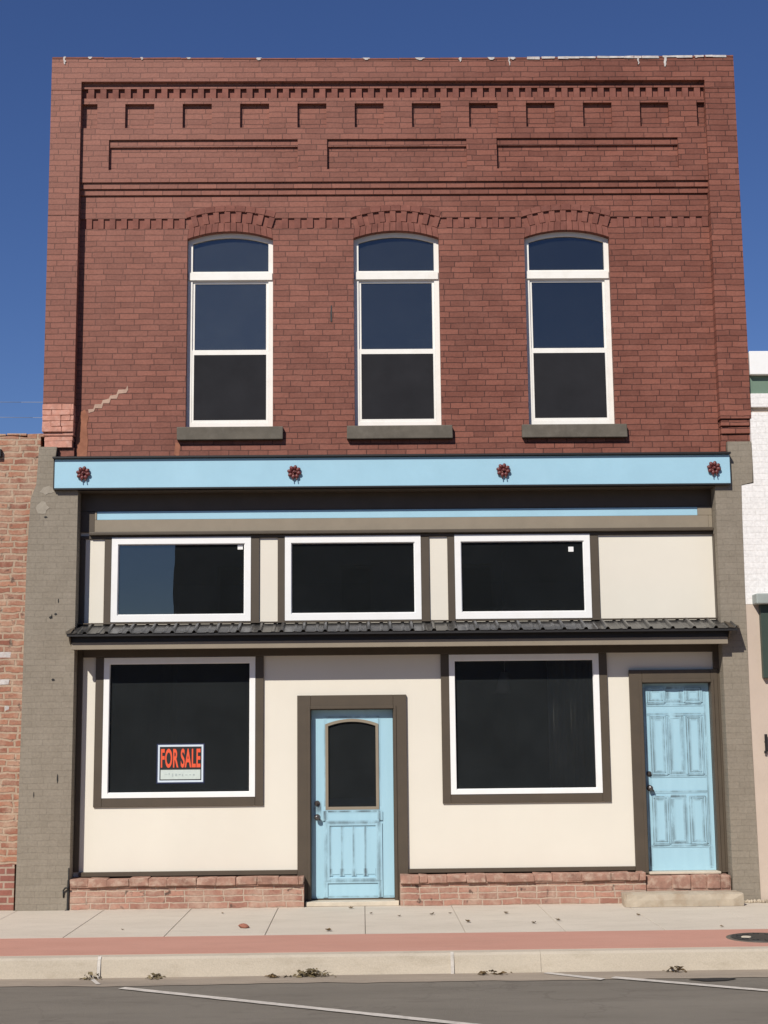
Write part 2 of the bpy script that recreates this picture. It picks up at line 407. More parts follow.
# --- frieze with recessed panels
fz = MB()
fz.box(XL, XR, .095, .126, 7.655, 8.944)
rec = [(XL + .001, .506, 8.42, 8.703)] + [(.814 + .638 * k, .814 + .638 * k + .323, 8.42, 8.703) for k in range(10)] + [(7.194, XR - .001, 8.42, 8.703)]
pan = [(.641, 2.731, 7.932, 8.282), (3.056, 4.607, 7.932, 8.282), (4.942, 6.967, 7.932, 8.29)]
pan2 = [(a + .004, b, c, e - .078) for a, b, c, e in pan]
fz.rect_prism(XL, XR, 7.79, 8.768, rec + pan, .05, .072)
fz.rect_prism(XL, XR, 7.79, 8.768, rec + pan2, .0721, .095)
fz.box(XL, XR, .047, .095, 8.88, 8.9445)
fz.box(XL, XR, .07, .0949, 7.722, 7.788); fz.box(XL, XR, .09, .0948, 7.6555, 7.72)
fz.build('frieze', 'brick', BLD)
d = MB(); d.box(XL + .001, XR - .001, .083, .0945, 8.7685, 8.8795); x = XL + .068
while x + .066 < XR:
    d.box(x, x + .066, .05 + random.uniform(-.002, .002), .0828, 8.769, 8.879, mi=random.choice((0, 0, 1))); x += .1355
d.build('dentil_course', ['vouss', 'vouss_dark'], BLD)
# --- parapet band and pilasters
pb = MB()
top = lambda x: 9.222 - .024 * math.sin(math.pi * x / 7.62)
xs = [XL + (XR - XL) * i / 12 for i in range(13)]
pb.prism([[(XL, 8.945), (XR, 8.945)] + [(x, top(x)) for x in xs[::-1]]], 0, .42)
pb.build('parapet_band', 'brick', BLD)
for (xa, xb, side) in ((0, XL, 0), (XR, 7.62, 1)):
    m = MB(); zb = 5.275 if side == 0 else 5.07
    cuts = [zb, 7.392, 8.838, top(xa if side == 0 else xb)]
    for i in range(3): m.box(xa, xb, 0, .126, cuts[i] + (.006 if i else 0), cuts[i + 1])
    m.box(xa + .006, xb - .006, .008, .1255, zb + .001, cuts[3] - .002)
    p = m.build('pilaster', 'brick', BLD)
    c = MB()
    if side == 0:
        # spalled base: raw pink brick face, then three corbelled courses
        for k in range(5):
            z = 5.275 - .061 * (k + 1); x = xa - .004
            while x < xb - .02:
                l = min(random.choice((.1, .2, .21)), xb - x)
                c.box(x, x + l - .002, -.006 + random.uniform(-.005, .005), .126, z + .001, z + .060, bev=.004, jit=.003); x += l
        for k, (z0, z1, y) in enumerate(((4.935, 4.968, .018), (4.878, 4.93, .03), (4.818, 4.873, .055))):
            c.box(xa + .004 + .012 * k, xb - .004 - .008 * k, y, .126, z0, z1, bev=.008, jit=.004)
        c.box(xa + .02, xb - .02, .03, .126, 4.81, 5.27)
        c.build('corbel', 'pinkbrick', p)
    else:
        for k, (z0, z1, y) in enumerate(((4.992, 5.064, .022), (4.912, 4.986, .04), (4.826, 4.906, .062))):
            c.box(xa + .012 + .004 * k, xb + .012 - .006 * k, y, .126, z0, z1, bev=.007, jit=.003)
        c.box(xa + .03, xb - .02, .07, .126, 4.80, 5.069)
        c.build('corbel', 'brick', p)
# repair patches and stains with a shape of their own
m = MB()
pts = [(.89, 5.225), (.945, 5.23), (.96, 5.275), (1.03, 5.28), (1.045, 5.325), (1.11, 5.33), (1.125, 5.375), (1.19, 5.382), (1.21, 5.435), (1.29, 5.445), (1.31, 5.48)]
offs = [(-.018 + random.uniform(-.012, .006), .018 + random.uniform(-.006, .012)) for _ in pts]
lo = [(x, z + o[0]) for (x, z), o in zip(pts, offs)]; hi = [(x - .006, z + o[1]) for (x, z), o in zip(pts, offs)]
m.prism([[(x - .42, z) for x, z in lo] + [(x - .42, z) for x, z in hi[::-1]]], YF - .004, YF + .002)
m.build('mortar_repair', 'mortar', BLD)
m = MB()
m.prism([[(.345, 4.705), (.46, 4.705), (.468, 4.9), (.452, 5.06), (.47, 5.16), (.43, 5.24), (.38, 5.21), (.345, 5.02)]], YF - .005, YF + .002)
m.build('mortar_patch', 'patch', BLD); m = MB(); m.prism([[(1.395, 4.74), (1.45, 4.705), (1.46, 4.86), (1.41, 4.87)]], YF - .003, YF + .002)
m.build('mortar_patch', 'patch', BLD)
# coping with droppings
m = MB(); x = 0.0
while x < 7.62:
    l = random.uniform(.25, .6); x1 = min(7.62, x + l); z = top((x + x1) / 2)
    m.box(x + .002, x1 - .002, -.006, .425, z - .003, z + .014, jit=.002); x = x1
m.build('coping', 'vouss', BLD)
def drip(x, ln, wd=.02):
    z = top(x) + .017; n = 5
    L, R_ = [], []
    for i in range(n + 1):
        t = i / n; ww = wd * (1 - .6 * t) * random.uniform(.5, 1.1); sh = random.uniform(-.006, .006)
        L.append((x - ww + sh, z - ln * t)); R_.append((x + ww + sh, z - ln * t))
    m = MB(); m.prism([L + R_[::-1]], -.009, -.004); m.build('bird_dropping', 'white_drip', BLD)
for x, ln, wd in ((.14, .09, .02), (.42, .025, .03), (1.0, .03, .02), (1.52, .02, .03), (2.3, .03, .04), (3.5, .025, .05), (4.1, .03, .06), (4.55, .05, .02), (4.9, .03, .05), (5.1, .10, .012), (5.14, .03, .04), (6.85, .13, .022), (6.55, .1, .012), (7.2, .03, .03)): drip(x, ln, wd)
m = MB(); x = 5.3
while x < 7.5:
    l = random.uniform(.06, .2)
    m.box(x, x + l, -.01, -.006, top(x) - random.uniform(.0, .012), top(x) + .017, jit=.003); x += l * random.uniform(.9, 1.25)
m.build('lime_streak', 'white_drip', BLD)
m = MB(); m.box(3.085, 3.103, YF - .004, YF + .001, 6.2, 6.39, jit=.005); m.build('wall_crack', 'iron', BLD)

# --- upper windows
for c, gm in zip(WIN, ('glass_dark1', 'glass_dark2', 'glass_dark')):
    f = MB(); y0, y1 = .180, .26
    out = opening(c, .001)
    st = .054
    inner_r = RAD - .05; ai = math.asin((HW - st) / inner_r)
    top_h = [(c - HW + st, 6.80), (c + HW - st, 6.80)] + arc(c, ZC, inner_r, ai, -ai, 12)
    f.prism([out, top_h, [(c - HW + st, 5.10), (c + HW - st, 5.10), (c + HW - st, 6.69), (c - HW + st, 6.69)]], y0, y1)
    f.prism([[(c - HW + .012, 6.70), (c + HW - .012, 6.70), (c + HW - .012, 6.785), (c - HW + .012, 6.785)]], y0 - .018, y0 - .0005)
    wn = f.build('window', 'vinyl_old', BLD)
    s = MB()       # two sliding sashes
    xa, xb = c - HW + st + .001, c + HW - st - .001
    s.rect_prism(xa, xb, 5.862, 6.689, [(xa + .025, xb - .025, 5.915, 6.665)], .196, .219)
    s.build('sash', 'vinyl_old', wn)
    s = MB(); s.rect_prism(xa, xb, 5.101, 5.910, [(xa + .022, xb - .022, 5.128, 5.858)], .185, .1955); s.build('sash', 'vinyl_old', wn)
    g = MB(); g.box(xa + .02, xb - .02, .206, .211, 5.90, 6.68); g.build('pane', gm, wn)
    g = MB(); g.box(xa + .018, xb - .018, .220, .224, 5.11, 5.90); g.build('pane', gm, wn)
    g = MB(); g.prism([[(c - HW + st - .01, 6.79), (c + HW - st + .01, 6.79)] + arc(c, ZC, inner_r + .012, ai, -ai, 12)], .206, .211); g.build('pane', gm, wn)
    g = MB(); g.box(xa + .018, xb - .018, .188, .190, 5.122, 5.864); g.build('insect_screen', 'screen', wn)
    s = MB(); s.box(c - .556, c + .584, .045, .30, 4.885, 5.028, bev=.008, jit=.003); s.build('sill', 'sill', wn)

# --- shell, roof and interior
m = MB(); m.box(.003, .30, .425, 12, 0, 9.05); m.box(7.32, 7.617, .425, 12, 0, 9.05); m.box(.302, 7.318, 11.7, 12, 0, 9.05); m.build('side_wall', 'brick', BLD)
m = MB(); m.box(.302, 7.318, .43, 11.69, 8.6, 8.72); m.build('roof', 'roofing', BLD)
m = MB()
for z0, z1 in ((.02, 4.3), (4.4, 8.55)):
    m.box(.31, .33, .44, 9, z0, z1); m.box(7.29, 7.31, .44, 9, z0, z1); m.box(.335, 7.285, 9, 9.05, z0, z1)
    m.box(.335, 7.285, .44, 8.99, z0, z0 + .05); m.box(.335, 7.285, .44, 8.99, z1 - .05, z1)
m.build('interior_room', 'interior', BLD)

# --- painted piers
m = MB()
m.prism([[(-.15, 0), (.394, 0), (.394, 4.34), (.147, 4.34), (.147, 4.70), (.16, 4.81), (-.03, 4.81), (-.05, 4.4), (-.105, 4.25), (-.13, 3.6)]], 0, .42)
m.build('pier', 'pier', BLD)
m = MB(); m.prism([[(7.192, 0), (7.47, 0), (7.455, 2.0), (7.462, 3.2), (7.47, 4.0), (7.478, 4.34), (7.6, 4.37), (7.61, 4.6), (7.605, 4.815), (7.35, 4.815), (7.35, 4.34), (7.192, 4.34)]], 0, .42)
m.build('pier', 'pier', BLD)
m = MB(); m.box(.162, XL - .001, .06, .13, 4.70, 4.808); m.build('pier_cap', 'brick', BLD); m = MB(); m.box(7.29, 7.345, .05, .13, 4.70, 4.825); m.build('pier_cap', 'brick', BLD)
m = MB()
for x, z, a, b in ((.07, 4.34, .16, .09), (.02, 4.15, .13, .16)):
    pts = []
    for i in range(14):
        t = 2 * math.pi * i / 14; r = random.uniform(.65, 1.1); pts.append((x + a * .55 * r * math.cos(t), z + b * .55 * r * math.sin(t)))
    m = MB(); m.prism([pts], -.003, .002); m.build('plaster_scar', 'scar', BLD)
m = MB()
for x, z, a, b in ((.19, 3.02, .016, .012), (.14, 2.985, .02, .015), (.15, 3.0, .006, .02), (.18, 2.335, .018, .014), (.06, 4.05, .02, .01), (.25, 1.32, .008, .05), (.01, 1.16, .005, .03), (.215, 3.16, .006, .025)):
    m = MB(); m.prism([[(x - a, z), (x - a * .3, z - b), (x + a, z - b * .4), (x + a * .6, z + b * .8), (x - a * .4, z + b)]], -.0035, .001); m.build('pock_mark', 'iron', BLD)
m = MB()          # old iron hook low on the pier
for a, b in (((.34, -.002, .13), (.34, -.02, .2)), ((.34, -.02, .2), (.36, -.03, .225)), ((.36, -.03, .225), (.40, -.03, .228)), ((.36, -.02, .0), (.40, -.02, .003))): m.cyl(a, b, .008, seg=8)
m.build('iron_hook', 'iron', BLD); m = MB(); m.box(.375, .392, -.012, .002, .0, .3, jit=.003); m.box(.380, .392, -.012, .002, .295, .42, jit=.003)
m.build('iron_strap', 'iron', BLD)

# --- fascia with rosettes
fa = simple('fascia_board', 'blue', BLD, (.155, 7.349, -.062, .126, 4.349, 4.661), bev=.003)
simple('drip_cap', 'black', fa, (.135, 7.357, -.098, .1, 4.664, 4.686))
simple('edge_trim', 'black', fa, (.139, .1535, -.05, .0, 4.342, 4.663), (.155, 7.349, -.058, .1, 4.336, 4.3485), bev=0)
def rosette():
    m = MB()
    m.cyl((0, .012, 0), (0, -.012, 0), .040, .036, 20)
    for k in range(8):
        a = 2 * math.pi * k / 8 + .2
        R = Matrix.Rotation(a, 4, 'Y')
        m.ball(R @ Vector((.050, -.020, 0)), .026, (1.05, .75, .82), R, 12)
    for k in range(8):
        a = 2 * math.pi * (k + .5) / 8 + .2
        m.cyl((0, -.018, 0), (.05 * math.cos(a), -.012, -.05 * math.sin(a)), .009, .006, 8)
    m.cyl((0, 0, 0), (0, -.050, 0), .016, .014, 8); m.ball((0, -.052, 0), .014, (1, .6, 1))
    m.cyl((-.012, -.02, -.05), (-.016, -.03, -.092), .006, .005, 8); m.cyl((.022, -.02, -.05), (.026, -.034, -.088), .006, .005, 8)
    return m
ro = None
for x, z in ((.462, 4.505), (2.696, 4.50), (4.92, 4.504), (7.171, 4.512)):
    if ro is None: ro = rosette().build('rosette', 'medal', fa, origin=(0, 0, 0)); o = ro
    else: o = ro.copy(); COL.objects.link(o); o.parent = fa
    WL[o] = Vector((x, -.064, z)); o.location = WL[o] - WL[fa]; o.rotation_euler = (0, random.uniform(0, 3), 0) if False else (0, 0, 0)

# --- recessed storefront
YW = .20
TW = [(.734, 2.219), (2.583, 4.038), (4.402, 5.858)]; TZ = (2.945, 3.850)
LW = [(.676, 2.271), (4.320, 5.910)]; LZ = (1.110, 2.566)
w = MB()
hl = [(a, b, *TZ) for a, b in TW] + [(a, b, *LZ) for a, b in LW]
z0 = .312
out = [(.396, z0), (2.80, z0), (2.80, 2.06), (3.775, 2.06), (3.775, z0), (6.30, z0), (6.30, 2.29), (7.13, 2.29), (7.13, z0), (7.19, z0), (7.19, 4.336), (.396, 4.336)]
w.prism([out] + [[(a, c), (b, c), (b, e), (a, e)] for a, b, c, e in hl], YW, .28)
sw = w.build('storefront_wall', 'cream', BLD)
m = MB()       # taller panel seams, barely open
for x in (1.4,):
    pass
# dark brown trim boards
def frame_trim(name, x0, x1, z0, z1, t, y, parent, mat='brown', bottom=True, tt=None, tr=None):
    tt = tt or t; tr = tr or t
    m = MB()
    m.box(x0, x0 + t, y, YW - .0005, z0, z1, bev=.003); m.box(x1 - tr, x1, y, YW - .0005, z0, z1, bev=.003)
    m.box(x0 + t + .001, x1 - tr - .001, y, YW - .0005, z1 - tt, z1, bev=.003)
    if bottom: m.box(x0 + t + .001, x1 - tr - .001, y, YW - .0005, z0, z0 + t, bev=.003)
    return m.build(name, mat, parent)
simple('header_board', 'brown', BLD, (.396, 7.19, .186, YW - .001, 4.135, 4.333), (.396, 7.19, -.0, .185, 4.322, 4.334))
cb = simple('cornice_board', 'taupe', BLD, (.548, 7.147, .168, YW - .001, 3.908, 4.040), (.548, .568, .168, YW - .001, 4.041, 4.132), (7.034, 7.1895, .168, YW - .001, 4.041, 4.133), (7.148, 7.1895, .168, YW - .001, 3.908, 4.040))
simple('blue_strip', 'blue', cb, (.570, 7.033, .176, YW - .001, 4.042, 4.132), bev=.002)
simple('ledge', 'brown', cb, (.495, 7.19, .135, YW - .001, 3.872, 3.905), bev=.006)
bd = lambda *b, bev=.003, mat='brown': simple('trim_board', mat, BLD, b, bev=bev)
bd(.396, 7.19, .182, YW - .0005, 3.836, 3.870); bd(.396, .452, .178, YW - .0005, .363, 3.834); bd(.396, .5475, .178, YW - .0005, 3.908, 4.134)
bd(7.184, 7.1915, .12, YW - .0005, 2.9, 3.834)
for a, b in TW:
    for x0, x1 in ((a - .078, a - .001), (b + .001, b + .092)): bd(x0, x1, .182, YW - .0005, 2.905, 3.834)
bd(.454, 7.183, .184, YW - .0005, 2.88, 2.903)
bd(.454, 7.129, .170, YW - .0005, 2.572, 2.66); bd(.454, 2.712, .168, YW - .0005, .314, .360); bd(3.865, 6.227, .168, YW - .0005, .314, .356)
bd(7.13, 7.191, .168, YW - .0005, 2.39, 2.66); bd(7.1675, 7.1915, .172, YW - .0005, .284, 2.389)
for a, b in TW:
    f = MB(); ti = .066
    f.rect_prism(a, b, *TZ, [(a + ti, b - ti, TZ[0] + .072, TZ[1] - .072)], .176, .24)
    f.rect_prism(a + ti - .02, b - ti + .02, TZ[0] + .052, TZ[1] - .052, [(a + ti + .008, b - ti - .008, TZ[0] + .08, TZ[1] - .08)], .190, .2385)
    wn = f.build('transom_window', 'vinyl', BLD)
    g = MB(); g.box(a + ti - .005, b - ti + .005, .213, .219, TZ[0] + .06, TZ[1] - .06); g.build('pane', 'glass_sky', wn)
    if a < 1: simple('sticker', 'vinyl', wn, (2.075, 2.13, .2095, .2125, 3.715, 3.765), bev=0)
    if a > 4: simple('sticker', 'vinyl', wn, (5.63, 5.685, .2095, .2125, 3.662, 3.715), bev=0)
for i, (a, b) in enumerate(LW):
    tr = frame_trim('window_trim', a - .088, b + .088, 1.018, 2.5715, .087, .176, BLD, tt=.003 + .002)
    f = MB(); ti = .058
    f.rect_prism(a, b, *LZ, [(a + ti, b - ti, LZ[0] + .05, LZ[1] - .062)], .172, .24)
    f.rect_prism(a + ti - .03, b - ti + .03, LZ[0] + .03, LZ[1] - .04, [(a + ti + .004, b - ti - .004, LZ[0] + .056, LZ[1] - .068)], .188, .2385)
    wn = f.build('display_window', 'vinyl', BLD)
    g = MB(); g.box(a + ti - .005, b - ti + .005, .213, .219, LZ[0] + .04, LZ[1] - .05); g.build('pane', 'glass', wn)

# --- brick base under the windows
for (xa, xb) in ((.402, 2.786), (3.773, 6.296)):
    m = MB()
    m.box(xa, xb, .008, .28, 0, .222)
    o = m.build('brick_base', 'basebrick', BLD)
    c = MB(); x = xa + .002
    while x < xb - .02:        # worn cap course of bricks laid on edge, proud of the wall below
        l = min(random.choice((.09, .19, .2, .22, .3)), xb - .002 - x)
        c.box(x, x + l - .002, -.026 + random.uniform(-.008, .008), .165, .231 + random.uniform(-.003, .003), .307 + random.uniform(-.003, .003), bev=.007, jit=.006); x += l
    c.box(xa + .004, xb - .004, -.01, .16, .2225, .298)
    c.build('cap_course', 'basecap', o)
# brick riser under the right hand door
m = MB(); x = 6.304
for l in (.27, .2, .16, .145, .10):
    m.box(x, x + l - .008, .018 + random.uniform(-.006, .01), .28, .137, .272, bev=.012, jit=.006); x += l
m.box(6.306, 7.176, .03, .279, 0, .266); m.build('door_riser', 'basecap', BLD)

# --- awning
AW = empty('awning', (3.81, -.05, 2.56), BLD)
ex0, ex1 = .345, 7.312
m = MB()
E0 = Vector((0, -.232, 2.796)); E1 = Vector((0, .172, 2.914))
prof = []; pitch = .2255; x = ex0
while x < ex1:
    for dx, h in ((0, .0), (.085, .0), (.096, .006), (.118, .006), (.129, 0), (.170, .0), (.184, .024), (.206, .024), (.220, .0)):
        if x + dx <= ex1: prof.append((x + dx, h))
    x += pitch
prof.append((ex1, 0))
nrm = Vector((0, -(E1.z - E0.z), E1.y - E0.y)).normalized()
rows = []
for e, th in ((E0, 0), (E1, 0), (E1, -.004), (E0, -.004)):
    rows.append([m.bm.verts.new(Vector((x, e.y, e.z)) + nrm * (h + th)) for x, h in prof])
for r in range(4):
    A, B = rows[r], rows[(r + 1) % 4]
    for i in range(len(prof) - 1): m.face((A[i], A[i + 1], B[i + 1], B[i]))
m.face([r[0] for r in rows]); m.face([r[-1] for r in rows][::-1])
m.build('metal_roof', 'metal', AW)
simple('ridge_flashing', 'brown', AW, (.398, 7.19, .12, .176, 2.918, 2.932), bev=.002)
bmm = MB(); bmm.box(.388, 7.222, -.136, -.105, 2.636, 2.712, bev=.003)
bmm.build('fascia_beam', 'taupe', AW)
simple('drip_edge_eave_shade', 'black', AW, (.385, 7.225, -.140, -.104, 2.7135, 2.79), (ex0 + .01, ex1 - .01, -.224, -.214, 2.768, 2.792), bev=0)  # beam's upper band painted black for the eave shadow; front strip is drip edge
simple('soffit', 'brown', AW, (.40, 7.19, -.104, .168, 2.664, 2.678), bev=0)
for x in (.372, 7.226):
    e = MB(); b = bmesh.new()
    q = [(-.212, 2.762), (-.141, 2.70), (-.003, 2.66), (-.003, 2.853), (-.212, 2.794)]
    A = [b.verts.new((x, y, z)) for y, z in q]; B = [b.verts.new((x + .014, y, z)) for y, z in q]
    b.faces.new(A); b.faces.new(B[::-1])
    for i in range(5): b.faces.new((A[i], B[i], B[(i + 1) % 5], A[(i + 1) % 5]))
    e.merge(b); e.build('end_panel', 'brown', AW)
for xa, xb in ((.30, .40), (7.22, 7.375)):      # bent step flashing lapping onto the piers
    e = MB(); b = bmesh.new()
    sgn = 1 if xa < 1 else -1
    xo, xi = (xa, xb) if sgn > 0 else (xb, xa)
    q = [(xo, -.012, 2.835), (xi, -.012, 2.885), (xi, -.225, 2.812), (xo + sgn * .05, -.225, 2.80)]
    A = [b.verts.new(v) for v in q]; B = [b.verts.new((v[0], v[1], v[2] - .008)) for v in q]
    b.faces.new(A); b.faces.new(B[::-1])
    for i in range(4): b.faces.new((A[i], B[i], B[(i + 1) % 4], A[(i + 1) % 4]))
    e.merge(b); e.build('flashing', 'brown', AW)

# --- doors
def casing(x0, x1, z0, z1, ix0, ix1, iz, name='door_casing'):
    m = MB(); y = .166
    m.box(x0, ix0, y, YW - .0005, z0, z1, bev=.003); m.box(ix1, x1, y, YW - .0005, z0, z1, bev=.003); m.box(ix0 + .001, ix1 - .001, y, YW - .0005, iz, z1, bev=.003)
    # applied outer moulding and inner stop
    m.box(ix0 - .036, ix0 - .004, y - .010, y - .0005, z0, iz + .034, bev=.003); m.box(ix1 + .004, ix1 + .03, y - .010, y - .0005, z0, iz + .034, bev=.003)
    m.box(ix0 - .003, ix1 + .003, y - .010, y - .0005, iz + .004, iz + .034, bev=.003)
    # jambs behind
    m.box(ix0 - .03, ix0 + .004, YW, .34, z0, iz + .02); m.box(ix1 - .004, ix1 + .03, YW, .34, z0, iz + .02); m.box(ix0 + .005, ix1 - .005, YW, .34, iz - .004, iz + .03)
    return m.build(name, 'brown', BLD)
def glaze(m, x0, z0, x1, z1, wd, st, y):
    """a stroke of glaze along a moulding: thin quad proud of the slab"""
    d = Vector((x1 - x0, z1 - z0)); n = Vector((-d.y, d.x)).normalized() * wd / 2
    q = [(x0 - n.x, y, z0 - n.y), (x1 - n.x, y, z1 - n.y), (x1 + n.x, y, z1 + n.y), (x0 + n.x, y, z0 + n.y)]
    m.face(q, 0, [(st, 0), (st, 0), (st, 1), (st, 1)]); 
    # split across so the fade to the edge is even
def gbox(m, x0, x1, z0, z1, wd, st, y):
    e = 0
    for k, (a, b, c, d_) in enumerate(((x0, z0, x1, z0), (x0, z1, x1, z1), (x0, z0, x0, z1), (x1, z0, x1, z1))): 
        glaze(m, a, b, c, d_, wd * (1.35 if k > 1 else 1.1), st * random.uniform(.7, 1.05), y - .0004 * k); glaze(m, a, b, c, d_, .014, .9, y - .0017 - .0003 * k)
def plain(m, *a, bev=0):
    n0 = len(m.bm.faces); m.box(*a, bev=bev); m.bm.faces.ensure_lookup_table()
    for f in m.bm.faces[n0:]:
        for l in f.loops: l[m.uv].uv = (0, 0)
        m.fixed.append(f)
def plain_prism(m, loops, y0, y1):
    n0 = len(m.bm.faces); m.prism(loops, y0, y1); m.bm.faces.ensure_lookup_table()
    for f in m.bm.faces[n0:]:
        for l in f.loops: l[m.uv].uv = (0, 0)
        m.fixed.append(f)
def hardware(door, x, z1, z2, y):
    m = MB(); m.cyl((x, y, z1), (x, y - .012, z1), .030, .028, 18); m.cyl((x, y - .012, z1), (x, y - .026, z1), .017, .015, 14); m.box(x - .004, x + .004, y - .038, y - .026, z1 - .012, z1 + .012, bev=.002)
    m.build('deadbolt', 'knob', door)
    m = MB(); m.cyl((x, y, z2), (x, y - .010, z2), .033, .031, 18); m.cyl((x, y - .010, z2), (x, y - .045, z2), .011, .011, 12)
    m.ball((x, y - .058, z2), .028, (1, .8, 1), None, 16); m.cyl((x, y - .045, z2), (x + .035, y - .05, z2 - .03), .012, .009, 10)
    m.build('door_handle', 'knob', door)
# centre door, half glazed with an arched light
c1 = casing(2.713, 3.863, .0, 2.152, 2.854, 3.724, 2.004)
YD = .262
m = MB(); ax0, ax1, az0 = 3.005, 3.566, .962
ach = (ax0 + ax1) / 2; hw = (ax1 - ax0) / 2; rs = .055; rad = (hw * hw + rs * rs) / (2 * rs); zc = 1.905 - rad; aa = math.asin(hw / rad)
light = [(ax0, az0), (ax1, az0)] + arc(ach, zc, rad, aa, -aa, 14)
plain_prism(m, [[(2.86, .062), (3.718, .062), (3.718, 1.998), (2.86, 1.998)], light], YD, YD + .044)
y = YD - .0015
plain(m, 3.018, 3.552, YD - .010, YD - .0005, .855, .935, bev=.004)           # middle rail panel
for a, b, c, e in ((3.005, 3.03, .25, .82), (3.545, 3.57, .25, .82), (3.031, 3.544, .795, .82), (3.031, 3.544, .25, .275)): plain(m, a, b, YD - .012, YD - .0005, c, e, bev=.004)
for k in range(4):
    x0 = 3.055 + k * .123; plain(m, x0, x0 + .115, YD - .006, YD - .0005, .30, .775, bev=.004)
yy = YD - .013
gbox(m, 3.012, 3.562, .24, .83, .05, .75, yy)
for k in range(5): glaze(m, 3.051 + k * .123, .29, 3.051 + k * .123, .79, .034, .62, YD - .0075)
for k in range(5): glaze(m, 3.051 + k * .123, .285, 3.051 + k * .123, .36, .05, .95, YD - .008 - .0003 * k)
glaze(m, 3.0, .842, 3.57, .842, .035, .6, YD - .012); glaze(m, 3.0, .945, 3.57, .945, .03, .9, YD - .0123)
for x in (3.0, 3.572): glaze(m, x, .85, x, .95, .06, .9, YD - .0133); glaze(m, x, .07, x, .25, .05, .85, YD - .0127); glaze(m, x, 1.0, x, 1.93, .03, .4, YD - .002)
glaze(m, 2.875, .98, 2.96, .98, .17, .7, YD - .002); glaze(m, 2.868, .07, 2.868, 1.9, .02, .3, YD - .0025)
glaze(m, 2.86, .075, 3.71, .075, .03, .5, YD - .003); glaze(m, 3.0, 1.925, 3.57, 1.925, .035, .5, YD - .0022)
d1 = m.build('door', 'door', BLD); d1['label'] = 'light blue half glazed door with arched pane'
f = MB(); aa2 = math.asin((hw - .03) / (rad - .03))
f.prism([light, [(ax0 + .03, az0 + .03), (ax1 - .03, az0 + .03)] + arc(ach, zc, rad - .03, aa2, -aa2, 14)], YD - .012, YD + .045)
f.build('glass_frame', 'taupe', d1)
g = MB(); g.prism([[(ax0 + .02, az0 + .02), (ax1 - .02, az0 + .02)] + arc(ach, zc, rad - .02, aa2, -aa2, 14)], YD + .012, YD + .017); g.build('pane', 'glass', d1)
hardware(d1, 2.918, 1.03, .888, YD)
th = MB(); th.box(2.80, 3.762, .06, .30, .0, .045, bev=.006, jit=.002); th.build('threshold', 'thresh', BLD)
simple('door_sweep', 'brown', d1, (2.862, 3.716, YD - .008, YD + .03, .0475, .061), bev=0)
# right hand door, six panels
c2 = casing(6.228, 7.166, .282, 2.386, 6.366, 7.094, 2.248)
YE = .262; m = MB(); X0, X1 = 6.372, 7.088; Z0, Z1 = .302, 2.243; Wd = X1 - X0
plain(m, X0, X1, YE, YE + .044, Z0, Z1)
U = lambda u: X0 + Wd * u
V = lambda px: 2.262 - (px - 93) / (940 - 93) * (2.262 - Z0)
# rows of panels, in the proportions of the photograph
rowspec = ((122, 188, ((.08, .33), (.37, .60), (.64, .88))), (250, 512, ((.11, .34), (.385, .60), (.645, .87))), (612, 822, ((.10, .33), (.375, .60), (.645, .88))))
for r, (a, b, cols) in enumerate(rowspec):
    za, zb = V(b), V(a)
    for k, (u0, u1) in enumerate(cols):
        x0, x1 = U(u0), U(u1)
        if k != 1:
            for q in ((x0, x0 + .016, za, zb), (x1 - .016, x1, za, zb), (x0 + .0165, x1 - .0165, za, za + .016), (x0 + .0165, x1 - .0165, zb - .016, zb)):
                plain(m, q[0], q[1], YE - .010, YE - .0005, q[2], q[3], bev=.003)
            plain(m, x0 + .035, x1 - .035, YE - .008, YE - .0005, za + .035, zb - .035, bev=.006)
            gbox(m, x0 + .024, x1 - .024, za + .024, zb - .024, .04, .85, YE - .0095)
            gbox(m, x0, x1, za, zb, .022, .55, YE - .0112)
        else:
            gbox(m, x0 + .012, x1 - .012, za, zb, .05, .8, YE - .0015)
            glaze(m, x0, za + .01, x1, za + .01, .06, .75, YE - .0035); glaze(m, x0, zb, x1, zb, .05, .8, YE - .004)
for u in (.045, .93):
    glaze(m, U(u), V(930), U(u), V(120), .03, .55, YE - .0027)
    glaze(m, U(u), V(920), U(u), V(835), .045, .95, YE - .0031)
for px in (198, 240, 520, 590, 832):
    glaze(m, U(.06), V(px), U(.92), V(px), .03, .55, YE - .0045)
glaze(m, U(.03), V(500), U(.03), V(570), .09, .7, YE - .005)
d2 = m.build('door', 'door', BLD); d2['label'] = 'light blue distressed panelled door'
hardware(d2, 6.42, 1.297, 1.151, YE)
simple('threshold', 'thresh', BLD, (6.36, 7.10, .10, .30, .2765, .300), bev=.004)

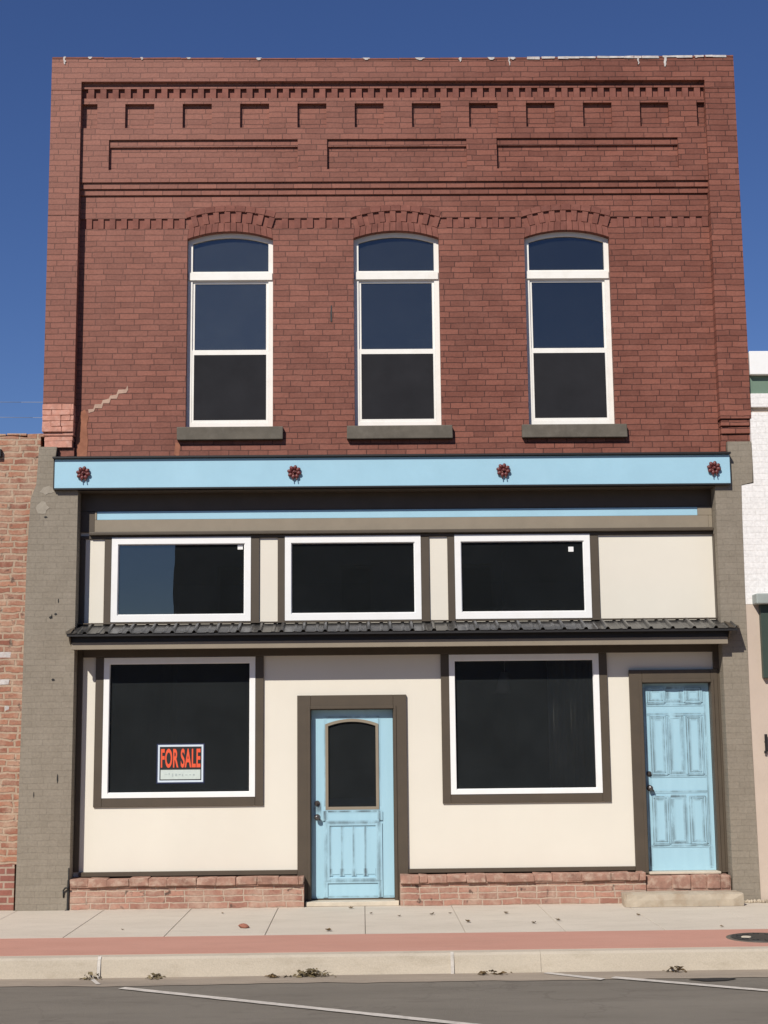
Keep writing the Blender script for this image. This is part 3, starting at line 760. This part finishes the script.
# ------------------------------------------------------------------ things at the building
# concrete step
m = MB(); b = bmesh.new()
def blob_box(x0, x1, y0, y1, z0, z1, n=10):
    bb = bmesh.new(); bmesh.ops.create_grid(bb, x_segments=1, y_segments=1, size=1); bb.clear()
    vs = {}
    from mathutils import noise as nz
    for i in range(n + 1):
        for j in range(5):
            for k in range(3):
                if 0 < i < n and 0 < j < 4 and k == 1: continue
                x = x0 + (x1 - x0) * i / n; yv = y0 + (y1 - y0) * j / 4; z = z0 + (z1 - z0) * k / 2
                o = nz.noise_vector(Vector((x * 5, yv * 6, z * 9))) * .012
                r = .012 if (i in (0, n)) + (j in (0, 4)) + (k == 2) >= 2 else 0
                cx, cy = (x0 + x1) / 2, (y0 + y1) / 2
                vs[i, j, k] = bb.verts.new((x + o.x - r * (1 if i == n else -1 if i == 0 else 0), yv + o.y - r * (1 if j == 4 else -1 if j == 0 else 0), max(z0, z + o.z * .6 - (r if k == 2 else 0)) if k else z0))
    def q(*ks):
        try: bb.faces.new([vs[k] for k in ks])
        except Exception: pass
    for i in range(n):
        for k in range(2):
            q((i, 0, k), (i + 1, 0, k), (i + 1, 0, k + 1), (i, 0, k + 1)); q((i, 4, k), (i, 4, k + 1), (i + 1, 4, k + 1), (i + 1, 4, k))
        for j in range(4): q((i, j, 2), (i + 1, j, 2), (i + 1, j + 1, 2), (i, j + 1, 2))
    for j in range(4):
        for k in range(2):
            q((0, j, k), (0, j, k + 1), (0, j + 1, k + 1), (0, j + 1, k)); q((n, j, k), (n, j + 1, k), (n, j + 1, k + 1), (n, j, k + 1))
    return bb
m.merge(blob_box(6.02, 7.225, -.335, -.014, .001, .132))
st = m.build('concrete_step', 'stone')
tag(st, 'worn pale concrete step below the right blue panelled door', 'step')

# for sale sign on the left shop window glass
SG = empty('for_sale_sign', (1.489, .212, 1.262)); tag(SG, 'for sale sign with orange letters on the left shop window', 'sign')
simple('sign_board', 'navy', SG, (1.239, 1.738, .2085, .2125, 1.253, 1.664), bev=0)
m = MB(); m.rect_prism(1.252, 1.726, 1.266, 1.652, [(1.270, 1.708, 1.285, 1.633)], .2065, .208); m.build('sign_border', 'sign_white', SG)
simple('sign_field', 'sign_black', SG, (1.2705, 1.7075, .2072, .208, 1.2855, 1.6325), bev=0)
pb_ = simple('writing_box', 'sign_pale', SG, (1.281, 1.697, .2062, .2070, 1.296, 1.394), bev=0)
m = MB()
for k in range(9):
    x = 1.32 + k * .036 + random.uniform(0, .01)
    m.box(x, x + random.uniform(.012, .03), .2055, .2060, 1.333 + random.uniform(-.01, .01), 1.343 + random.uniform(0, .02))
m.build('handwriting', 'sign_grey', pb_)
def letters(txt, x0, x1, z0, z1, y, th):
    cu = bpy.data.curves.new('letters', 'FONT'); cu.body = txt; cu.size = 1; cu.extrude = .01; cu.offset = .028; cu.space_character = 1.08; cu.space_word = .8
    ob = bpy.data.objects.new('letters', cu); COL.objects.link(ob)
    me = bpy.data.meshes.new_from_object(ob.evaluated_get(bpy.context.evaluated_depsgraph_get()))
    bpy.data.objects.remove(ob); bpy.data.curves.remove(cu)
    lo = [min(v.co[i] for v in me.vertices) for i in range(3)]; hi = [max(v.co[i] for v in me.vertices) for i in range(3)]
    mb = MB(); b = bmesh.new(); b.from_mesh(me); bpy.data.meshes.remove(me)
    for v in b.verts:
        c = v.co.copy()
        v.co = Vector((x0 + (c.x - lo[0]) / (hi[0] - lo[0]) * (x1 - x0), y - (c.z - lo[2]) / (hi[2] - lo[2]) * th, z0 + (c.y - lo[1]) / (hi[1] - lo[1]) * (z1 - z0)))
    mb.merge(b); return mb
letters('FOR SALE', 1.283, 1.697, 1.415, 1.612, .2070, .0012).build('lettering', 'sign_orange', SG)

# curtain and pendant lamp seen through the right shop window
m = MB(); n = 40; A = []; B = []
for i in range(n + 1):
    x = 5.42 + .50 * i / n; y = .62 + .03 * math.sin(i * 1.25) + .012 * math.sin(i * 2.9)
    A.append(m.bm.verts.new((x, y, .9))); B.append(m.bm.verts.new((x, y, 2.9)))
for i in range(n): m.face((A[i], A[i + 1], B[i + 1], B[i]), smooth=True)
cu = m.build('curtain', 'curtain'); cu.modifiers.new('thickness', 'SOLIDIFY').thickness = .004
tag(cu, 'grey curtain hanging inside the right shop window', 'curtain')
m = MB(); m.cyl((4.93, .7, 2.17), (4.96, .7, 2.40), .085, .04, 20); m.cyl((4.96, .7, 2.40), (4.96, .7, 4.2), .006, seg=8)
lp = m.build('pendant_lamp', 'vinyl'); tag(lp, 'dim unlit pendant lamp hanging inside the right shop window', 'lamp')

# ------------------------------------------------------------------ neighbours
LB = empty('brick_neighbour', (-4.5, .3, 0)); tag(LB, 'old weathered salmon brick building left of the red one', 'building')
m = MB()
tz = lambda x: 4.94 + .02 * math.sin(x * 7) + .015 * math.sin(x * 17)
xs = [-9 + 8.98 * i / 60 for i in range(61)]
m.prism([[(-9, .462), (-.012, .462)] + [(x, tz(x)) for x in xs[::-1]], [(-7.6, .9), (-3.2, .9), (-3.2, 2.9), (-7.6, 2.9)]], .022, .32); m.build('wall', 'oldbrick', LB)
m = MB(); m.box(-9, -.17, .016, .32, 0, .460); m.build('patched_base', 'newbrick', LB)
m = MB(); x = -3.0
while x < -.06:
    l = random.uniform(.12, .23); z = tz(x + l / 2)
    m.box(x, x + l - .012, .018, .32, z + .003, z + random.uniform(.018, .05), bev=.006, jit=.006); x += l
m.build('top_course', 'oldbrick', LB)
f = MB(); f.rect_prism(-7.6, -3.2, .9, 2.9, [(-7.5, -5.45, 1.0, 2.8), (-5.35, -3.3, 1.0, 2.8)], .08, .18); f = f.build('window', 'brown', LB)
g = MB(); g.box(-7.55, -3.25, .13, .14, .95, 2.85); g.build('pane', 'glass_dark', f)
m = MB(); m.box(-9, -8.7, .33, 11, 0, 4.7); m.box(-.3, -.02, .33, 11, 0, 4.7); m.box(-8.69, -.31, 10.7, 11, 0, 4.7); m.build('side_wall', 'oldbrick', LB)
m = MB(); m.box(-8.69, -.31, .33, 10.69, 4.4, 4.5); m.build('roof', 'roofing', LB)
m = MB()
for x0, x1, z0, z1 in ((-.62, -.275, 2.575, 2.628), (-.62, -.28, 2.29, 2.345), (-.315, -.275, 2.02, 2.065)):
    m = MB(); m.box(x0, x1, .019, .0225, z0, z1, jit=.006); m.build('paint_mark', 'white_drip', LB)
m = MB(); m.box(-.53, -.425, -.03, .024, 4.70, 4.785, bev=.005); m.build('iron_anchor', 'iron', LB)

RB = empty('white_neighbour', (11.5, .3, 0)); tag(RB, 'white painted building with green band right of the red one', 'building')
m = MB()
m.prism([[(7.44, 3.06), (16, 3.06), (16, 5.136), (7.61, 5.136), (7.615, 4.36), (7.47, 4.335)]], .006, .33); m.build('upper_wall', 'white_wall', RB)
m = MB(); m.prism([[(7.44, 0), (16, 0), (16, 3.058), (7.44, 3.058)], [(9.2, .4), (14.8, .4), (14.8, 2.6), (9.2, 2.6)]], .008, .33); m.build('lower_wall', 'beige_wall', RB)
simple('coping', 'vinyl', RB, (7.626, 16, -.03, .4, 5.548, 5.808), bev=.006)
simple('green_band', 'green', RB, (7.626, 16, .035, .33, 5.345, 5.546))
simple('ledge', 'white_wall', RB, (7.626, 16, .0, .33, 5.192, 5.343), bev=.004)
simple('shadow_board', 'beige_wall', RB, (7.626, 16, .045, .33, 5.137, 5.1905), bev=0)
f = MB(); f.rect_prism(9.2, 14.8, .4, 2.6, [(9.3, 11.95, .5, 2.5), (12.05, 14.7, .5, 2.5)], .1, .2); f = f.build('window', 'vinyl', RB)
g = MB(); g.box(9.25, 14.75, .14, .15, .45, 2.55); g.build('pane', 'glass_dark', f)
m = MB(); m.box(7.626, 7.9, .41, 11, 0, 5.4); m.box(15.7, 16, .41, 11, 0, 5.4); m.box(7.91, 15.69, 10.7, 11, 0, 5.4); m.build('side_wall', 'white_wall', RB)
m = MB(); m.box(7.91, 15.69, .41, 10.69, 5.0, 5.1); m.build('roof', 'roofing', RB)
ca = simple('window_canopy', 'greygreen', RB, (7.535, 9.0, -.16, .031, 3.05, 3.16), bev=.012)
simple('canopy_panel', 'darkgreen', ca, (7.60, 9.0, -.06, .031, 2.28, 3.048), bev=.004)
m = MB()
m.cyl((7.60, .03, 1.62), (7.60, -.02, 1.62), .012, seg=10); m.box(7.585, 7.615, -.03, -.015, 1.52, 1.70, bev=.004); m.box(7.575, 7.60, -.03, -.015, 1.50, 1.53, bev=.004)
m.build('wall_hook', 'iron', RB)
# ------------------------------------------------------------------ across the street (what the glass reflects)
def opposite(name, x0, x1, h, mat, label, trim):
    o = empty(name, ((x0 + x1) / 2, -26.5, 0)); tag(o, label, 'building')
    n = max(2, int((x1 - x0) / 3.2)); hs = []; step = (x1 - x0) / n
    for k in range(n):
        c = x0 + step * (k + .5)
        hs.append((c - 1.1, c + 1.1, .7, 2.7))
        if h > 7: hs.append((c - .5, c + .5, 4.8, 6.6))
    m = MB(); R = lambda a, b, c, d: [(a, c), (b, c), (b, d), (a, d)]
    m.prism([R(x0, x1, 0, h)] + [R(*q) for q in hs], -26.3, -26.0); m.build('wall', mat, o)
    m = MB(); m.box(x0, x0 + .3, -36, -26.31, 0, h - .3); m.box(x1 - .3, x1, -36, -26.31, 0, h - .3); m.box(x0 + .31, x1 - .31, -36, -35.7, 0, h - .3); m.build('side_wall', mat, o)
    m = MB(); m.box(x0 + .31, x1 - .31, -35.69, -26.31, h - .6, h - .5); m.build('roof', 'roofing', o)
    m = MB(); m.box(x0 - .05, x1 + .05, -26.35, -25.85, h, h + .18, bev=.01); m.box(x0 + .01, x1 - .01, -25.99, -25.9, 3.2, 3.5, bev=.01); m.build('cornice', trim, o)
    for q in hs:
        f = MB(); f.rect_prism(*q, [(q[0] + .08, q[1] - .08, q[2] + .08, q[3] - .08)], -26.2, -26.1); f = f.build('window', trim, o)
        g = MB(); g.box(q[0] + .05, q[1] - .05, -26.16, -26.15, q[2] + .05, q[3] - .05); g.build('pane', 'screen', f)
opposite('shop_building', -15, -2.05, 4.75, 'darkwall', 'low dark shop across the street behind the camera', 'darkwall')
opposite('commercial_building', -2.0, 19, 8.6, 'darkwall', 'tall dark commercial building across the street behind the camera', 'darkwall')

# ------------------------------------------------------------------ overhead wires behind
for px, lab in ((-17, 'wooden utility pole behind the buildings on the left'), (27, 'wooden utility pole behind the buildings on the right')):
    P = empty('utility_pole', (px, 25, 0)); tag(P, lab, 'utility pole', 'utility poles behind the buildings')
    m = MB(); m.cyl((px, 25, -.2), (px, 25, 12), .16, .11, 14); m.build('pole', 'wood', P)
    m = MB(); m.box(px - .06, px + .06, 23.9, 26.1, 11.0, 11.12); m.build('crossarm', 'wood', P)
for k, (y, z, lab) in enumerate(((24.2, 11.14, 'upper pale overhead wire in the left sky'), (25.7, 11.14, 'lower pale overhead wire in the left sky'))):
    m = MB(); pv = None
    for i in range(25):
        x = -17 + 44 * i / 24; sag = .35 * (1 - ((x - 5) / 22) ** 2)
        p = (x, y, z - sag * (1 if k else .6))
        if pv: m.cyl(pv, p, .007, seg=6)
        pv = p
    tag(m.build('overhead_wire', 'cable'), lab, 'wire', 'overhead wires')

# ------------------------------------------------------------------ ground, street
ZR = -.16
def sheet(name, mat, x0, x1, y0, y1, z):
    m = MB(); m.face([(x0, y0, z), (x1, y0, z), (x1, y1, z), (x0, y1, z)]); return tag(m.build(name, mat, origin=((x0 + x1) / 2, (y0 + y1) / 2, z)), kind='structure')
sheet('ground', 'earth', -500, 500, -500, 500, -.26)
sheet('road', 'asphalt', -120, 120, -22.3, -3.60, ZR)
m = MB(); prev = None
from mathutils import noise as NZ
for i in range(501):
    x = -25 + .1 * i
    y = -3.64 + .07 * NZ.noise(Vector((x * .9, 1, 0))) + .035 * NZ.noise(Vector((x * 4, 2, 0))) + .015 * NZ.noise(Vector((x * 13, 2, 0)))
    if prev: m.face([(prev[0], prev[1], ZR + .004), (x, y, ZR + .004), (x, -3.27, ZR + .004), (prev[0], -3.27, ZR + .004)])
    prev = (x, y)
tag(m.build('gutter', 'gutter'), kind='structure')
# sidewalk slabs with open joints over a dark bed
sheet('sidewalk_bed', 'joint', -30, 40, -2.1, .3, -.012)
m = MB(); x = .755 - .885 * 20
while x < 30:
    dz = random.uniform(-.002, .002)
    m.box(x + .0025, x + .885 - .0025, -2.062, -.02, -.08, dz, bev=.003)
    m.box(x + .0025, x + .885 - .0025, -.017, .285, -.08, dz * .5, bev=.003); x += .885
tag(m.build('sidewalk', 'sidewalk'), kind='structure')
m = MB(); x = -25.0
while x < 30:
    m.box(x, x + 70, -3.108, -2.066, -.09, .001, bev=.003); x += 70
tag(m.build('red_strip', 'strip'), kind='structure')
m = MB(); x = 1.27 - 3.54 * 8
while x < 30:
    b = bmesh.new(); q = [(-3.112, -.2), (-3.112, 0), (-3.215, -.003), (-3.245, -.02), (-3.275, -.2)]
    A = [b.verts.new((x + .0012, y, z)) for y, z in q]; B = [b.verts.new((x + 3.5388, y, z)) for y, z in q]
    b.faces.new(A); b.faces.new(B[::-1])
    for i in range(5): b.faces.new((A[i], B[i], B[(i + 1) % 5], A[(i + 1) % 5]))
    m.merge(b); x += 3.54
tag(m.build('kerb', 'kerb'), kind='structure')
# opposite pavement
m = MB(); m.box(-60, 60, -26.0, -22.3, -.25, 0, bev=.02); tag(m.build('far_sidewalk', 'sidewalk'), kind='structure')
# painted lines
def line(name, pts, wd, z=None):
    m = MB()
    for (xa, ya), (xb, yb) in zip(pts, pts[1:]):
        d = Vector((xb - xa, yb - ya)); L = d.length; d.normalize(); n = Vector((-d.y, d.x)) * wd / 2; k = max(1, int(L / .12))
        prev = None
        for i in range(k + 1):
            c = Vector((xa, ya)) + d * (L * i / k); j = random.uniform(.86, 1.08)
            cur = (c + n * j, c - n * j)
            if prev: m.face([(*prev[0], z), (*prev[1], z), (*cur[1], z), (*cur[0], z)])
            prev = cur
    return tag(m.build(name, 'paintline'), kind='structure')
line('parking_line', [(1.55, -3.76), (4.10, -5.36), (7.2, -7.3)], .085, ZR + .008)
line('parking_line', [(5.33, -3.57), (6.40, -4.27), (10.0, -6.6)], .085, ZR + .008)
line('parking_line', [(4.84, -3.31), (5.24, -3.66)], .08, ZR + .0085)
line('parking_line', [(1.24, -3.32), (1.34, -3.58)], .04, ZR + .0085)
for x in (1.285, 4.10):
    m = MB(); b = bmesh.new()
    q = [(-3.2185, -.002), (-3.248, -.02), (-3.277, -.158), (-3.284, -.158), (-3.252, -.016), (-3.2185, .004)]
    A = [b.verts.new((x - .013, y, z)) for y, z in q]; B = [b.verts.new((x + .013, y, z)) for y, z in q]
    b.faces.new(A); b.faces.new(B[::-1])
    for i in range(6): b.faces.new((A[i], B[i], B[(i + 1) % 6], A[(i + 1) % 6]))
    m.merge(b); tag(m.build('kerb_marking', 'paintline'), kind='structure')
def splat(name, mat, x, y, a, b, z):
    m = MB(); n = 26; m.face([(x + a * math.cos(t) * (1 + .18 * math.sin(3 * t + x) + random.uniform(-.06, .06)), y + b * math.sin(t) * (1 + .2 * math.sin(2 * t)), z) for t in [2 * math.pi * i / n for i in range(n)]])
    return tag(m.build(name, mat), kind='structure')
splat('tar_patch', 'tar', 6.08, -3.72, .17, .07, ZR + .006)
splat('tar_patch', 'tar', 6.75, -3.72, .16, .06, ZR + .006)

# manhole cover in the red strip
MH = empty('manhole_cover', (6.76, -2.63, 0)); tag(MH, 'dark round iron cover set in the red strip by the kerb', 'manhole cover')
m = MB(); m.cyl((6.76, -2.63, -.02), (6.76, -2.63, .006), .30, .295, 40); m.build('rim', 'sill', MH)
m = MB(); m.cyl((6.76, -2.63, .0), (6.76, -2.63, .012), .26, .258, 40)
for k in range(12):
    a = 2 * math.pi * k / 12; m.cyl((6.76 + .19 * math.cos(a), -2.63 + .19 * math.sin(a), .012), (6.76 + .19 * math.cos(a), -2.63 + .19 * math.sin(a), .016), .03, .028, 10)
m.build('lid', 'black', MH)
m = MB(); m.cyl((6.62, -2.66, .012), (6.62, -2.66, .02), .045, .04, 14); m.build('plug', 'thresh', MH)

# leaves and litter
from mathutils import noise as NZ
def leaf_mesh(sz):
    m = MB(); n = 7; ring = []
    cv = random.uniform(.2, .5)
    L, C, R_ = [], [], []
    for i in range(n):
        t = i / (n - 1); wv = sz * .36 * math.sin(math.pi * (t * .9 + .06)) * random.uniform(.8, 1.15); xx = sz * (t - .5)
        zz = .004 + sz * cv * (t - .5) ** 2 * 1.6
        C.append((xx, 0, zz)); L.append((xx, wv, zz + wv * random.uniform(.3, .7))); R_.append((xx, -wv, zz + wv * random.uniform(.2, .8)))
    for i in range(n - 1):
        m.face((C[i], C[i + 1], L[i + 1], L[i])); m.face((R_[i], R_[i + 1], C[i + 1], C[i]))
    return m
spots = [(3.08, -1.85, .12), (3.27, -.15, .09), (3.47, -.62, .07), (3.74, -.85, .07), (4.06, -.75, .09), (4.24, -.68, .06), (4.36, -1.35, .11), (4.78, -.72, .10), (4.96, -1.5, .09), (5.21, -1.32, .10), (6.02, -1.0, .07), (6.6, -1.9, .06), (2.0, -.45, .05), (1.2, -1.6, .05)]
protos = [leaf_mesh(.1).build('leaf', 'leaf', origin=(0, 0, 0)) for _ in range(4)]
for i, (x, y, sz) in enumerate(spots):
    o = protos[i] if i < 4 else protos[i % 4].copy()
    if i >= 4: COL.objects.link(o)
    o.location = (x, y, .004); o.scale = (sz / .1 * .62,) * 3; o.rotation_euler = (random.uniform(-.1, .25), random.uniform(-.2, .2), random.uniform(0, 6.28))
    tag(o, 'small dry brown leaf lying on the pale concrete sidewalk', 'leaf', 'dry leaves on the sidewalk')
m = MB()
b = bmesh.new(); bmesh.ops.create_icosphere(b, subdivisions=2, radius=.036)
for v in b.verts: v.co *= 1 + .5 * NZ.noise(v.co * 30); v.co.z = max(-.02, v.co.z * .6); v.co.x *= 1.4
m.merge(b, 0, Matrix.Translation((2.30, -1.56, .021))); tag(m.build('brick_chip', 'chip'), 'small chip of red brick lying on the sidewalk left of the door', 'brick chip')
def litter(cx, a, n, lab, hh=.05, cy=-3.33):
    m = MB()
    for i in range(n):
        u = random.gauss(0, .42); u = max(-1, min(1, u)); x = cx + a * u; y = cy + random.uniform(-.05, .05); z = ZR + .008 + hh * (1 - u * u) * random.random() ** 1.3
        s = random.uniform(.012, .038)
        q = Matrix.Translation((x, y, z)) @ Matrix.Rotation(random.uniform(0, 6.3), 4, 'Z') @ Matrix.Rotation(random.uniform(-1, 1), 4, 'X') @ Matrix.Rotation(random.uniform(-.6, .6), 4, 'Y')
        vs = [q @ Vector(p) for p in ((-s, 0, 0), (-.3 * s, .45 * s, .1 * s), (s, .1 * s, -.1 * s), (0, -.4 * s, .12 * s))]
        for v in vs: v.z = max(v.z, ZR + .006)
        m.face(vs)
    tag(m.build('leaf_litter', random.choice(('litter', 'leaf'))), lab, 'leaf litter', 'leaf litter along the kerb')
litter(1.24, .09, 28, 'dry leaf litter by the white mark at the left end of the kerb')
litter(1.74, .08, 26, 'small tuft of leaf litter between the leftmost kerb mark and the big pile', .03)
litter(2.97, .20, 110, 'largest olive leaf litter pile against the kerb below the centre door', .055)
litter(2.68, .06, 22, 'small dark leaf clump just left of the largest litter pile', .02)
litter(4.42, .15, 26, 'thin leaf litter right of the middle kerb mark', .025)
litter(5.88, .10, 26, 'small brown leaf pile against the kerb below the right shop window', .045)
# grit where the wall meets the pavement by the right pier
m = MB()
for i in range(26):
    x = random.uniform(7.25, 7.55); s = random.uniform(.008, .022)
    b = bmesh.new(); bmesh.ops.create_icosphere(b, subdivisions=1, radius=s); m.merge(b, 0, Matrix.Translation((x, random.uniform(-.08, -.02), s * .6)))
tag(m.build('rubble', 'stone'), 'loose brick rubble at the foot of the right pier', 'rubble', kind='stuff')

# ------------------------------------------------------------------ light
TX, TZ_ = .53, .97
to_sun = Vector((-TX, -1, TZ_)).normalized()
sun = bpy.data.lights.new('sun', 'SUN'); sun.energy = 4.8; sun.angle = math.radians(.53); sun.color = (1, .95, .875)
so = bpy.data.objects.new('sun', sun); COL.objects.link(so); so.rotation_euler = to_sun.to_track_quat('Z', 'Y').to_euler(); so.location = (-20, -40, 40)
el = math.asin(to_sun.z); az = math.atan2(to_sun.x, to_sun.y)
W = bpy.data.worlds.new('World'); S.world = W; W.use_nodes = True
nt = W.node_tree; bg = nt.nodes['Background']; sky = nt.nodes.new('ShaderNodeTexSky'); sky.sky_type = 'NISHITA'; sky.sun_disc = False
sky.sun_elevation = el; sky.sun_rotation = az % (2 * math.pi); sky.altitude = 300; sky.air_density = 1.0; sky.dust_density = .0; sky.ozone_density = 6.0
hs = nt.nodes.new('ShaderNodeHueSaturation'); hs.inputs['Saturation'].default_value = 1.10; hs.inputs['Hue'].default_value = .514; nt.links.new(sky.outputs[0], hs.inputs['Color']); nt.links.new(hs.outputs[0], bg.inputs['Color']); bg.inputs['Strength'].default_value = .078

# ------------------------------------------------------------------ camera
f, yaw, pitch, roll, cx, D, h = 1450, *[math.radians(a) for a in (-.94352, 8.78628, .59634)], 3.39477, 15.24742, 1.72
Rm = Matrix.Rotation(yaw, 3, 'Z') @ Matrix.Rotation(pitch, 3, 'X') @ Matrix.Rotation(roll, 3, 'Y')
cam = bpy.data.cameras.new('camera'); co = bpy.data.objects.new('camera', cam); COL.objects.link(co)
r, u, b_ = Rm @ Vector((1, 0, 0)), Rm @ Vector((0, 0, 1)), -(Rm @ Vector((0, 1, 0)))
mw = Matrix((r, u, b_)).transposed().to_4x4(); mw.translation = (cx, -D, h); co.matrix_world = mw
cam.sensor_fit = 'VERTICAL'; cam.sensor_height = 24; cam.lens = f / 1024 * 24; cam.clip_end = 2000
S.camera = co
S.view_settings.view_transform = 'Standard'; S.view_settings.look = 'None'; S.view_settings.exposure = 0; S.view_settings.gamma = 1
S.view_settings.use_curve_mapping = False
